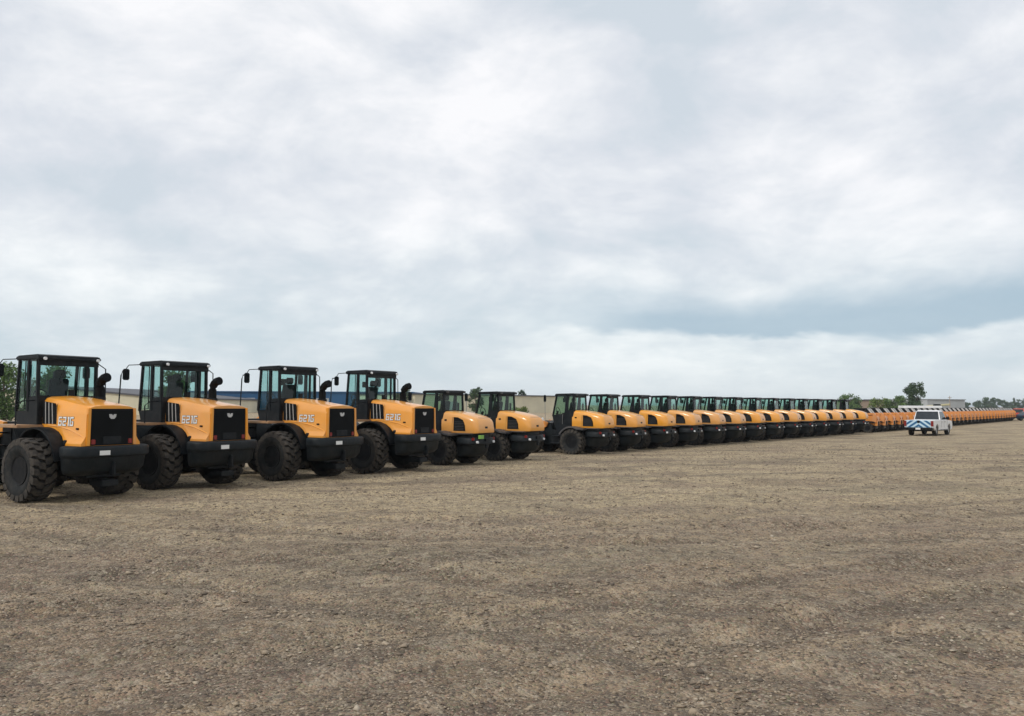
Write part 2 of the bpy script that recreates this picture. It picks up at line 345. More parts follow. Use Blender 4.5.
# ------------------------------------------------------------------ wheels
def tyre_mb(Rr, wd, rim, nl=22, lug=.045, arrow=.5):
    m = MB(); h = wd / 2; q = Rr - lug
    m.lathe([(-h * .72, rim - .02), (-h * .78, rim), (-h * .98, rim + (q - rim) * .35), (-h, rim + (q - rim) * .65), (-h * .90, q - .02), (-h * .6, q), (0, q + .004), (h * .6, q), (h * .90, q - .02), (h, rim + (q - rim) * .65), (h * .98, rim + (q - rim) * .35), (h * .78, rim), (h * .72, rim - .02)], n=44, cap=False)
    return m
def lug_mb(Rr, wd, nl=22, lug=.045, arrow=.34, lw=.15):
    m = MB(); h = wd / 2; q = Rr - lug - .02
    for side in (-1, 1):
        for k in range(nl):
            a0 = 2 * math.pi * (k + (.5 if side > 0 else 0)) / nl
            st = [(1.02, .62, -.10), (.96, .97, 0), (.66, 1.0, arrow * .15), (.48, 1.0, arrow * .75), (.02, 1.0, arrow * 1.0)]
            rings = []
            for (fx, fr, da) in st:
                ro = Rr * fr if fr > .9 else Rr - .11
                ri = q if fx < .9 else q - .07
                if fr < .9: ri = ro - .05
                ring = []
                for (rr, aw) in ((ro, -lw / 2), (ro, lw / 2), (ri, lw / 2 * 1.15), (ri, -lw / 2 * 1.15)):
                    a = a0 + da + aw; ring.append((side * h * fx, rr * math.cos(a), rr * math.sin(a)))
                rings.append(ring)
            m.loft(rings)
    return m
def rim_mb(rim, wd):
    m = MB(); h = wd / 2
    m.lathe([(-h * .80, rim), (-h * .86, rim - .01), (-h * .80, rim - .035), (-h * .1, rim - .07), (h * .30, rim * .74), (h * .28, rim * .46), (-h * .08, rim * .43), (-h * .14, rim * .34), (-h * .14, rim * .16), (-h * .3, rim * .14), (-h * .3, .01),
             (h * .5, .01), (h * .5, rim * .6), (h * .80, rim - .03), (h * .84, rim - .01), (h * .80, rim)], n=32)
    for k in range(10):
        a = 2 * math.pi * k / 10
        m.lathe([(-h * .12, .014), (-h * .22, .014)], (0, rim * .26 * math.cos(a), rim * .26 * math.sin(a)), 6)
    return m
def wheel_set(root, Rr, wd, rim, spots, nl, lug, arrow=.34, lw=.15, rm=None):
    wo = None
    for (x, y) in spots:
        if wo is None:
            wo = rim_mb(rim, wd).build('wheel', rm or rimm, root, (x, y, Rr))
            ty = tyre_mb(Rr, wd, rim, lug=lug).build('tyre', rubber, wo)
            tr = None
            tm = lug_mb(Rr, wd, nl, lug, arrow, lw)
            # tread blocks belong to the tyre: merge into one mesh with its own dusty material slot
            tr = tm.build('tread', tread, None)
            bm = bmesh.new(); bm.from_mesh(ty.data); n0 = len(bm.faces); bm.from_mesh(tr.data); bm.faces.ensure_lookup_table()
            for f in bm.faces[n0:]: f.material_index = 1
            bm.to_mesh(ty.data); bm.free(); ty.data.materials.append(tread)
            bpy.data.objects.remove(tr)
            tyre0 = ty
        else:
            w2 = wo.copy(); COL.objects.link(w2); w2.parent = root; w2.location = (x, y, Rr)
            t2 = tyre0.copy(); COL.objects.link(t2); t2.parent = w2
            w2.rotation_euler = (random.random() * 6, 0, math.pi if x > 0 else 0)

def arc(cy, cz, r, a0, a1, n):
    return [(cy + r * math.cos(R(a0 + (a1 - a0) * i / n)), cz + r * math.sin(R(a0 + (a1 - a0) * i / n))) for i in range(n + 1)]
def fender_mb(x0, x1, cy, cz, r, a0, a1, th=.035, n=10, tail=None):
    o = arc(cy, cz, r, a0, a1, n); i = arc(cy, cz, r - th, a0, a1, n)
    if tail: o.append(tail); i.append((tail[0], tail[1] - th))
    return MB().prism('x', o + i[::-1], x0, x1)

# block lettering: strokes on a 4 x 6 grid, sheared a little
GLY = {'6': [(0, 0, .9, 6), (.9, 0, 4, .9), (.9, 5.1, 4, 6), (3.1, .9, 4, 3.5), (.9, 2.6, 3.1, 3.5)],
       '5': [(0, 0, 4, 1), (3, 1, 4, 3.5), (0, 2.6, 3, 3.5), (0, 3.5, 1, 6), (1, 5, 4, 6)],
       '2': [(0, 0, 4, 1), (0, 1, 1, 3.4), (1, 2.5, 4, 3.4), (3, 3.4, 4, 6), (0, 5, 3, 6)],
       '1': [(1.2, 0, 2.4, 6), (.4, 4.8, 1.2, 6)],
       'G': [(0, 0, 1, 6), (1, 0, 4, 1), (1, 5, 4, 6), (3, 1, 4, 3), (2, 2.4, 3, 3.2)]}
def lettering(txt, h, x, y0, z0, shear=.12, sy=-1, slope=0, grow=0.0, th=.004):
    m = MB(); u = h / 6; cur = 0
    for ch in txt:
        for (a, b_, c, d) in GLY[ch]:
            a -= grow; b_ -= grow; c += grow; d += grow
            pts = [(cur + a * u + shear * b_ * u, b_ * u), (cur + c * u + shear * b_ * u, b_ * u), (cur + c * u + shear * d * u, d * u), (cur + a * u + shear * d * u, d * u)]
            m.prism('x', [(y0 + sy * p[0], z0 + p[1]) for p in pts], x, x - th)
        cur += (3.4 if ch == '1' else 5.2) * u
    return m

# ------------------------------------------------------------------ tall wheel loader
def make_tall(txt):
    root = empty('wheel_loader')
    W = 1.0
    wheel_set(root, .715, .53, .33, [(-W, 0), (W, 0), (-W, 2.9), (W, 2.9)], 20, .066, .17, .205)
    # frames and axles
    m = MB().box(-.42, .42, -1.25, 1.25, .55, 1.30).box(-.30, .30, 1.0, 1.75, .60, .95)
    m.tube([(-.85, 0, .75), (.85, 0, .75)], .16, 12)
    m.build('rear_frame', blackg, root, bevel=.02)
    m = MB().prism('x', [(1.55, .5), (3.4, .5), (3.5, 1.0), (3.0, 1.45), (2.4, 1.75), (2.0, 1.75), (1.6, 1.2)], -.40, .40)
    m.tube([(-.85, 2.9, .75), (.85, 2.9, .75)], .16, 12)
    m.build('front_frame', blackg, root, bevel=.02)
    for s_ in (-1, 1):
        MB().prism('x', [(2.15, 1.75), (2.55, 1.80), (3.6, 1.30), (4.35, .62), (4.3, .40), (4.05, .42), (3.4, 1.0), (2.2, 1.45)], s_ * .42, s_ * .52).build('lift_arm', orange, root, bevel=.012)
        fender_mb(s_ * .62, s_ * 1.27, 2.9, .75, .90, 40, 168).build('front_fender', black, root)
    # bucket
    pr = [(4.15, .95), (4.10, .5), (4.25, .14), (4.55, .05), (5.15, .05), (5.15, .085), (4.6, .10), (4.35, .2), (4.2, .52), (4.24, .95)]
    bk = MB().prism('x', pr, -1.28, 1.28)
    side = [(4.15, .95), (4.10, .5), (4.25, .14), (4.55, .05), (5.15, .06), (4.75, .75)]
    bk.prism('x', side, -1.30, -1.275).prism('x', side, 1.275, 1.30)
    bk.build('bucket', blackg, root)
    # counterweight
    hw = [(-.93, -1.06), (-.97, -1.30), (-.94, -1.46), (-.84, -1.57), (-.55, -1.64), (0, -1.66), (.55, -1.64), (.84, -1.57), (.97, -1.46), (1.02, -1.30), (1.0, -1.06), (.60, -.80), (-.60, -.80)]
    def cwr(sx_, sy_, z): return [(x * sx_, -.70 + (y + .70) * sy_, z) for x, y in hw]
    cw = MB().loft([cwr(.70, .55, .60), cwr(.86, .78, .65), cwr(.92, .89, .76), cwr(.945, .925, .99), cwr(.95, .93, 1.01), cwr(.995, .995, 1.045), cwr(1, 1, 1.08), cwr(1, 1, 1.21), cwr(.985, .985, 1.245), cwr(.95, .96, 1.262)])
    cwo = cw.build('counterweight', blackg, root, ang=50)
    MB().box(-.36, -.12, -1.668, -1.655, 1.065, 1.165).build('plate', platem, cwo)
    MB().box(-.20, .20, -1.50, -1.0, .36, .50).box(-.04, .04, -1.66, -1.5, .60, .90)\
        .build('tow_hitch', black, root, bevel=.02)
    MB().box(-.22, .22, -1.535, -1.512, 1.30, 1.47).build('latch_panel', black, root, bevel=.01)
    # hood: side profile of its lower edge, cut for the wheel arch, lofted along the length
    st = [(.27, 1.66, 2.355, .60, .54), (.20, 1.66, 2.353, .605, .54), (.0, 1.655, 2.34, .61, .535), (-.25, 1.63, 2.32, .61, .53), (-.45, 1.56, 2.29, .61, .525), (-.62, 1.46, 2.265, .61, .52), (-.78, 1.34, 2.24, .605, .515), (-.90, 1.268, 2.225, .61, .53), (-1.2, 1.266, 2.19, .61, .53), (-1.42, 1.266, 2.16, .605, .53), (-1.50, 1.266, 2.14, .60, .525)]
    rings = []
    for (y, zb, zt, hb, ht) in st:
        fl = .0 if zb > 1.5 else min(.10, (1.5 - zb) * .5)
        if y > -.5: fl = 0
        rs = [(hb + fl, zb), (hb + fl, zb + .05), (hb + fl * .4, zb + .14), (hb, zb + .22), (hb - .005, 1.95), (ht + .02, zt - .10), (ht - .03, zt - .03), (ht - .12, zt), (0, zt + .025)]
        rings.append([(-x, y, z) for x, z in rs] + [(x, y, z) for x, z in rs[::-1][1:]])
    hood = MB().loft(rings).build('hood', orange, root, ang=32)
    # raised swage line along the side and a lid seam
    for s_ in (-1, 1):
        MB().loft([[(s_ * .603, y, z + d), (s_ * .625, y, z), (s_ * .603, y, z - .02)] for y, z, d in ((.0, 1.70, .03), (-.5, 1.675, .03), (-.95, 1.60, .03), (-1.3, 1.50, .02), (-1.46, 1.45, .01))]).build('swage_line', orange, hood)
        MB().tube([(s_ * .612, -.34, 1.66), (s_ * .612, -.34, 2.15), (s_ * .585, -.34, 2.20)], .006, 4).build('panel_seam', plastic, hood)
        MB().box(s_ * .60, s_ * .628, -1.24, -1.14, 1.62, 1.66).build('hood_latch', black, hood, bevel=.006)
        MB().box(s_ * .605, s_ * .618, -1.12, -1.0, 1.34, 1.42).build('warning_label', platem, hood)
        vent = MB().prism('x', [(.235, 1.735), (-.34, 1.735), (-.28, 2.20), (.235, 2.25)], s_ * .600, s_ * .618).build('side_vent', grillem, root)
        MB().prism('x', [(.10, 1.735), (.075, 1.735), (.105, 2.235), (.13, 2.235)], s_ * .60, s_ * .626).prism('x', [(-.045, 1.735), (-.07, 1.735), (-.035, 2.22), (-.01, 2.22)], s_ * .60, s_ * .626).prism('x', [(-.19, 1.735), (-.215, 1.735), (-.17, 2.205), (-.145, 2.205)], s_ * .60, s_ * .626).build('vent_bar', greyed, vent)
    lettering(txt, .20, -.6135, -.42, 1.70, slope=0).build('model_lettering', whitel, root)
    lettering(txt, .20, -.6115, -.42, 1.70, grow=.22, th=.003).build('lettering_outline', plastic, root)
    # grille
    gr = MB().prism('y', [(-.51, 1.275), (.51, 1.275), (.50, 2.085), (-.50, 2.085)], -1.515, -1.47).build('grille', grillem, root)
    sl_ = MB()
    for k in range(13): z = 1.50 + k * .041; sl_.box(-.50, .50, -1.522, -1.51, z, z + .010)
    sl_.build('grille_slats', grillem, gr)
    MB().prism('y', [(-.085, 1.965), (.085, 1.965), (.075, 1.90), (.035, 1.86), (-.035, 1.86), (-.075, 1.90)], -1.53, -1.512).build('emblem', palegrey, gr)
    MB().prism('y', [(-.03, 1.972), (.03, 1.972), (.0, 1.93)], -1.534, -1.528).build('emblem_notch', black, gr)
    for s_ in (-1, 1):
        MB().box(s_ * .44 - .05, s_ * .44 + .05, -1.535, -1.51, 1.30, 1.41).build('tail_light', redl, root, bevel=.01)
        fr = MB().prism('y', [(s_ * .60, 1.268), (s_ * .513, 1.268), (s_ * .503, 2.10), (s_ * .57, 2.10)], -1.535, -1.44).build('grille_surround', orange, root, bevel=.01)
        # fenders, steps and platform
        fender_mb(s_ * .56, s_ * .93, 0, .75, .915, 16, 168, .04, 14).build('rear_fender', black, root)
        fo = [(.50, 1.64), (.25, 1.645)] + arc(0, .75, .90, 70, 140, 8)[0:] + [(-.80, 1.255), (-.95, 1.22), (-.95, 1.0), (.60, 1.0)]
        MB().prism('x', fo, s_ * .50, s_ * .595).build('inner_panel', black, root)
    MB().box(-.30, .10, -1.63, -1.60, 1.20, 1.245).build('latch', steel, root)
    MB().prism('x', [(.20, 1.645), (.20, 1.71), (1.60, 1.71), (1.60, 1.645)], -1.20, -.60).build('platform', rust, root, bevel=.01)
    MB().prism('x', [(.46, 1.645), (.46, 1.71), (1.60, 1.71), (1.60, 1.645)], .60, 1.20).build('platform', rust, root, bevel=.01)
    ld = MB()
    for z in (.55, .88, 1.2, 1.5): ld.box(-1.22, -.80, 1.22, 1.52, z, z + .03)
    ld.box(-1.24, -1.21, 1.18, 1.56, .5, 1.66).box(-.82, -.79, 1.18, 1.56, .5, 1.66).build('ladder', black, root)
    MB().tube([(-1.10, 1.52, 1.7), (-1.10, 1.55, 2.2), (-1.04, 1.58, 2.95), (-1.0, 1.58, 3.06), (-.82, 1.56, 3.08)], .018, 6).build('handrail', black, root)
    MB().tube([(-1.18, .30, 1.7), (-1.18, .32, 2.15), (-1.02, .36, 2.25), (-.70, .42, 2.27)], .016, 6).build('handrail', black, root)
    MB().tube([(.80, .44, 2.0), (1.02, .44, 2.1), (1.02, .46, 3.05), (.82, .48, 3.18)], .014, 6).build('handrail', black, root)
    # fuel filler cap
    MB().lathe([(-.66, .055), (-.715, .055), (-.72, .04)], (0, -.86, 1.335), 14).build('filler_cap', black, root)
    # exhaust
    ex = [(.46, -.24, 2.2), (.46, -.24, 2.58), (.46, -.26, 2.67), (.46, -.32, 2.75), (.46, -.41, 2.80), (.46, -.52, 2.82)]
    MB().tube(ex, [.11, .105, .105, .105, .108, .11], 14).build('exhaust_pipe', grillem, root, ang=50)
    MB().prism('z', [(.46 + .13 * math.cos(a), -.24 + .15 * math.sin(a)) for a in [k * math.pi / 8 for k in range(16)]], 2.22, 2.36).build('exhaust_collar', black, root, bevel=.012)
    MB().tube([(.05, .25, 2.30), (.05, .25, 2.52)], .07, 12).build('air_intake', black, root)
    cab_tall(root)
    return root
def quadpane(m, pts, n, th=.012):
    n = Vector(n) * th; m.add([Vector(p) for p in pts] + [Vector(p) + n for p in pts], [(0, 1, 2, 3), (7, 6, 5, 4), (0, 1, 5, 4), (1, 2, 6, 5), (2, 3, 7, 6), (3, 0, 4, 7)])
def cab_tall(root):
    y0, y1, ym = .28, 1.27, .72; hx = .73; zt = 3.20
    # lower body
    cb = MB().prism('x', [(y0, 1.68), (y1 - .12, 1.68), (y1, 2.02), (ym + .02, 2.04), (ym - .02, 2.36), (y0, 2.38)], -hx + .015, hx - .015)
    cab = cb.build('cab', black, root, bevel=.015)
    # posts
    def post(name, x, ya, yb, za, yc, yd):
        MB().prism('x', [(ya, za), (yb, za), (yd, zt + .02), (yc, zt + .02)], x, x - math.copysign(.07, x)).build(name, black, cab, bevel=.012)
    for s_ in (-1, 1):
        post('post', s_ * hx, y1 - .07, y1, 2.0, y1 - .17, y1 - .10)
        post('post', s_ * hx, ym - .05, ym + .07, 2.0, ym - .05, ym + .05)
        post('post', s_ * hx, y0, y0 + .09, 2.3, y0 + .02, y0 + .10)
        dz = MB(); x = s_ * (hx - .02); nrm = (-s_, 0, 0)
        quadpane(dz, [(x, ym + .06, 2.05), (x, y1 - .06, 2.03), (x, y1 - .15, zt + .01), (x, ym + .04, zt + .01)], nrm); dz.build('door_window', glass, cab)
        fr = MB(); fr.tube([(s_ * (hx + .008), ym + .09, 2.07), (s_ * (hx + .008), y1 - .09, 2.05), (s_ * (hx + .008), y1 - .18, zt - .02), (s_ * (hx + .008), ym + .08, zt - .02), (s_ * (hx + .008), ym + .09, 2.07)], .014, 5); fr.build('door_frame', black, cab)
        qz = MB(); quadpane(qz, [(x, y0 + .08, 2.37), (x, ym - .04, 2.35), (x, ym - .04, zt + .01), (x, y0 + .09, zt + .01)], nrm); qz.build('quarter_window', glass, cab)
    MB().box(-hx, hx, y0 + .005, y0 + .07, 3.08, 3.22).build('header', black, cab)
    rz_ = MB(); quadpane(rz_, [(-hx + .07, y0 + .03, 2.38), (hx - .07, y0 + .03, 2.38), (hx - .07, y0 + .05, 3.09), (-hx + .07, y0 + .05, 3.09)], (0, 1, 0)); rz_.build('rear_window', glass, cab)
    wz = MB(); quadpane(wz, [(-hx + .07, y1 - .04, 2.03), (hx - .07, y1 - .04, 2.03), (hx - .07, y1 - .14, zt + .01), (-hx + .07, y1 - .14, zt + .01)], (0, -1, 0)); wz.build('windshield', glass, cab)
    # rear window vertical post at right of centre
    MB().box(.42, .49, y0 + .0, y0 + .026, 2.37, 3.1).build('window_post', black, cab)
    # wiper
    MB().tube([(-.05, y0 - .0, 3.08), (-.24, y0 - .005, 2.62)], .008, 5).build('wiper', black, cab)
    rf = MB().prism('x', [(y0 - .07, 3.205), (y1 - .01, 3.205), (y1, 3.26), (y1 - .07, 3.32), (y0 + .02, 3.335), (y0 - .06, 3.29)], -hx - .02, hx + .03).build('roof', black, cab, bevel=.03)
    for x in (-.62, .66):
        MB().tube([(x, y0 - .06, 3.235), (x, y0 - .105, 3.235)], .038, 10).build('work_light', lensm, root)
    lamp = MB().tube([(.68, y0 + .02, 3.33), (.68, y0 + .02, 3.40)], .045, 8)
    # mirrors
    for s_ in (-1, 1):
        MB().tube([(s_ * .74, y1 - .05, 3.24), (s_ * 1.0, y1 + .04, 3.22), (s_ * 1.05, y1 + .08, 3.12)], .013, 6).build('mirror_arm', black, root)
        MB().box(s_ * 1.05 - .095, s_ * 1.05 + .095, y1 + .04, y1 + .11, 2.82, 3.12).build('mirror', black, root, bevel=.025)
    interior(root, 1.0, 2.0)
def interior(root, y, z, h=1.0):
    sm_ = MB().box(-.24, .24, y - .20, y + .28, z + .0, z + .16).prism('x', [(y - .12, z + .12), (y - .26, z + .16), (y - .36, z + .78), (y - .26, z + .80)], -.23, .23).prism('x', [(y - .26, z + .80), (y - .36, z + .80), (y - .37, z + 1.0), (y - .29, z + 1.0)], -.14, .14)
    sm_.build('seat', seatm, root, bevel=.03)
    MB().tube([(0, y + .70, z - .05), (0, y + .50, z + .38)], .05, 8).tube([(.17 * math.cos(a), y + .49 + .05 * math.sin(a), z + .38 + .16 * math.sin(a)) for a in [k * math.pi / 8 for k in range(17)]], .014, 5).build('steering_column', black, root)
    MB().box(.28, .50, y - .30, y + .45, z - .02, z + .30).tube([(.38, y + .3, z + .3), (.38, y + .3, z + .48)], .02, 6).build('console', black, root, bevel=.02)
    MB().box(.20, .42, y + .30, y + .36, z + .78, z + .98).build('monitor', black, root, bevel=.01)

# ------------------------------------------------------------------ compact wheel loader
def make_compact(tagc=None):
    root = empty('compact_wheel_loader')
    W = .80
    wheel_set(root, .575, .42, .29, [(-W, 0), (W, 0), (-W, 2.15), (W, 2.15)], 18, .045, .36, .17)
    MB().box(-.36, .36, -1.0, 1.0, .48, 1.18).box(-.25, .25, .9, 1.4, .5, .85).tube([(-.7, 0, .6), (.7, 0, .6)], .13, 10).build('rear_frame', blackg, root, bevel=.02)
    MB().prism('x', [(1.25, .42), (2.6, .42), (2.7, .9), (2.2, 1.3), (1.7, 1.5), (1.4, 1.4), (1.25, .9)], -.34, .34).tube([(-.7, 2.15, .6), (.7, 2.15, .6)], .13, 10).build('front_frame', blackg, root, bevel=.02)
    for s_ in (-1, 1):
        MB().prism('x', [(1.5, 1.42), (1.9, 1.52), (2.8, 1.10), (3.35, .50), (3.3, .32), (3.1, .34), (2.6, .85), (1.6, 1.2)], s_ * .36, s_ * .44).build('lift_arm', orange2, root, bevel=.01)
        fender_mb(s_ * .56, s_ * 1.02, 2.15, .6, .72, 30, 165).build('front_fender', black, root)
    pr = [(3.15, .85), (3.10, .42), (3.22, .12), (3.5, .04), (4.0, .04), (4.0, .07), (3.52, .08), (3.32, .17), (3.2, .44), (3.23, .85)]
    side = [(3.15, .85), (3.10, .42), (3.22, .12), (3.5, .04), (4.0, .05), (3.65, .62)]
    MB().prism('x', pr, -.98, .98).prism('x', side, -1.0, -.975).prism('x', side, .975, 1.0).build('bucket', blackg, root)
    hw = [(-.72, -.62), (-.74, -1.02), (-.70, -1.20), (-.56, -1.34), (-.3, -1.40), (0, -1.41), (.3, -1.40), (.56, -1.34), (.70, -1.20), (.74, -1.02), (.72, -.62), (.5, -.42), (-.5, -.42)]
    def cwr(a, b_, z): return [(x * a, -.42 + (y + .42) * b_, z) for x, y in hw]
    cwo = MB().loft([cwr(.70, .60, .36), cwr(.80, .78, .46), cwr(.86, .86, .76), cwr(.88, .87, .79), cwr(1, 1, .82), cwr(1, 1, 1.0), cwr(.97, .97, 1.03), cwr(.84, .84, 1.04), cwr(.84, .84, 1.18)]).build('counterweight', blackg, root, ang=50)
    for x, z in ((-.50, .88), (.50, .88)): MB().tube([(x, -1.33, z), (x, -1.41, z)], .045, 10).build('rear_lamp', lensm, cwo)
    MB().box(-.10, .16, -1.46, -1.40, .90, 1.0).box(-.06, .04, -1.47, -1.40, .66, .80).build('tow_bracket', black, cwo)
    for s_ in (-1, 1): MB().box(s_ * .63 - .04, s_ * .63 + .04, -1.325, -1.24, .94, 1.04).build('tail_light', redl, cwo, bevel=.01)
    if tagc: MB().box(-.44, -.22, -1.46, -1.37, 1.0, 1.13).build('tag', tagc, cwo)
    # hood
    st = [(.15, 1.22, 1.99, .60, .545), (.05, 1.22, 1.985, .605, .545), (-.15, 1.21, 1.965, .61, .545), (-.45, 1.20, 1.93, .61, .54), (-.75, 1.195, 1.88, .61, .525), (-1.0, 1.19, 1.82, .60, .505), (-1.17, 1.19, 1.76, .585, .48), (-1.27, 1.19, 1.70, .56, .455), (-1.33, 1.195, 1.60, .53, .435), (-1.365, 1.20, 1.48, .50, .42), (-1.38, 1.22, 1.36, .48, .41)]
    rings = []
    for (y, zb, zt, hb, ht) in st:
        hgt = zt - zb
        rs = [(hb - .02, zb), (hb, zb + .04 * min(1, hgt / .5)), (hb, zb + hgt * .45), (hb - .02, zb + hgt * .72), (ht + (hb - ht) * .60, zb + hgt * .88), (ht, zb + hgt * .955), (ht - .10, zb + hgt * .985), (0, zt)]
        rings.append([(-x, y * 1.03, z) for x, z in rs] + [(x, y * 1.03, z) for x, z in rs[::-1][1:]])
    hood = MB().loft(rings).build('hood', orange3, root, ang=48)
    for s_ in (-1, 1):
        v = MB().prism('x', [(-.40, 1.27), (-.41, 1.76), (-.58, 1.75), (-.80, 1.66), (-.90, 1.48), (-.92, 1.27)], s_ * .55, s_ * .622).build('side_vent', grillem, root)
        sl_ = MB()
        for k in range(6): sl_.box(s_ * .61, s_ * .628, -.86, -.45, 1.31 + k * .055, 1.322 + k * .055)
        sl_.build('vent_louvre', plastic, v)
        MB().tube([(s_ * .608, .12, 1.24), (s_ * .610, -.33, 1.24), (s_ * .610, -.34, 1.60), (s_ * .592, -.35, 1.76)], .006, 4).build('panel_seam', plastic, hood)
        MB().box(s_ * .60, s_ * .616, -.08, .01, 1.62, 1.68).build('side_badge', black, hood)
        fender_mb(s_ * .54, s_ * 1.03, 0, .57, .70, 30, 118, .07, 12, tail=(-.62, 1.175)).build('rear_fender', plastic, root)
        MB().box(s_ * .50, s_ * .74, -1.22, -.60, 1.155, 1.195).build('side_shelf', plastic, root, bevel=.012)
        fo = [(.60, 1.2), (.3, 1.27)] + arc(0, .6, .74, 75, 130, 6) + [(-.75, 1.18), (-.75, .8), (.6, .8)]
        MB().prism('x', fo, s_ * .44, s_ * .53).build('inner_panel', black, root)
    MB().box(-.09, .05, -1.43, -1.38, 1.36, 1.43).build('rear_badge', black, hood)
    MB().tube([(-.40, -1.33, 1.74), (-.2, -1.36, 1.735), (0, -1.362, 1.735), (.2, -1.36, 1.735), (.40, -1.33, 1.74)], .007, 4).build('lid_seam', plastic, hood)
    MB().tube([(.36, .12, 1.9), (.36, .12, 2.28)], .04, 8).build('exhaust_pipe', black, root)
    # cab
    y0, y1, ym = .02, 1.20, .48; hx = .60; zt = 2.62
    cab = MB().prism('x', [(y0 + .20, 1.12), (.92, .98), (1.09, 1.30), (y1, 1.74), (ym + .04, 1.84), (ym, 1.97), (y0, 2.0)], -hx + .01, hx - .01).build('cab', black, root, bevel=.02)
    for s_ in (-1, 1):
        def post(pts): MB().prism('x', pts, s_ * hx, s_ * (hx - .07)).build('post', black, cab, bevel=.012)
        post([(y1 - .07, 1.70), (y1, 1.70), (y1 - .20, zt + .02), (y1 - .28, zt + .02)])
        post([(ym - .12, 1.80), (ym + .08, 1.80), (ym - .02, zt + .02), (ym - .13, zt + .02)])
        post([(y0, 1.96), (y0 + .07, 1.96), (y0 + .11, zt + .02), (y0 + .04, zt + .02)])
        x = s_ * (hx - .02); nrm = (-s_, 0, 0)
        d_ = MB(); quadpane(d_, [(x, ym + .06, 1.80), (x, y1 - .06, 1.74), (x, y1 - .26, zt + .01), (x, ym - .03, zt + .01)], nrm); d_.build('door_window', glassg, cab)
        d_ = MB(); quadpane(d_, [(x, y0 + .06, 1.99), (x, ym - .11, 1.97), (x, ym - .12, zt + .01), (x, y0 + .10, zt + .01)], nrm); d_.build('quarter_window', glassg, cab)
        MB().tube([(s_ * (hx + .03), ym + .16, 1.35), (s_ * (hx + .04), ym + .14, 1.75), (s_ * (hx + .03), ym + .12, 1.80)], .014, 5).build('door_handle', steel, cab)
    MB().box(-hx, hx, y0 + .045, y0 + .10, 2.54, 2.64).build('header', black, cab)
    d_ = MB(); quadpane(d_, [(-hx + .07, y0 + .03, 1.99), (hx - .07, y0 + .03, 1.99), (hx - .07, y0 + .06, 2.56), (-hx + .07, y0 + .06, 2.56)], (0, 1, 0)); d_.build('rear_window', glassg, cab)
    d_ = MB(); quadpane(d_, [(-hx + .07, y1 - .05, 1.75), (hx - .07, y1 - .05, 1.75), (hx - .07, y1 - .25, zt + .01), (-hx + .07, y1 - .25, zt + .01)], (0, -1, 0)); d_.build('windshield', glassg, cab)
    MB().prism('x', [(y0 - .05, 2.625), (y1 - .16, 2.625), (y1 - .15, 2.67), (y1 - .25, 2.72), (y0 + .06, 2.735), (y0 - .04, 2.70)], -hx - .04, hx + .04).build('roof', black, cab, bevel=.025)
    for x in (-.5, .5): MB().box(x - .06, x + .06, y0 - .10, y0 - .04, 2.63, 2.71).build('work_light', plastic, root, bevel=.01)
    for s_ in (-1, 1):
        MB().tube([(s_ * .66, y1 - .08, 1.4), (s_ * .92, y1 + .16, 1.45), (s_ * .92, y1 + .18, 2.62)], .014, 6).build('mirror_arm', steel, root)
        MB().box(s_ * .92 - .09, s_ * .92 + .09, y1 + .15, y1 + .21, 2.34, 2.66).build('mirror', black, root, bevel=.025)
        MB().box(s_ * .78 - .14, s_ * .78 + .14, .55, 1.15, .48, .52).box(s_ * .78 - .14, s_ * .78 + .14, .65, 1.05, .80, .84).box(s_ * .66 - .02, s_ * .66 + .02, .56, 1.14, .48, 1.1).build('step', black, root)
    MB().tube([(-.70, 1.62, 1.5), (-.70, 1.64, 1.62)], .05, 8).build('front_lamp', lensm, root)
    interior(root, .72, 1.55)
    return root

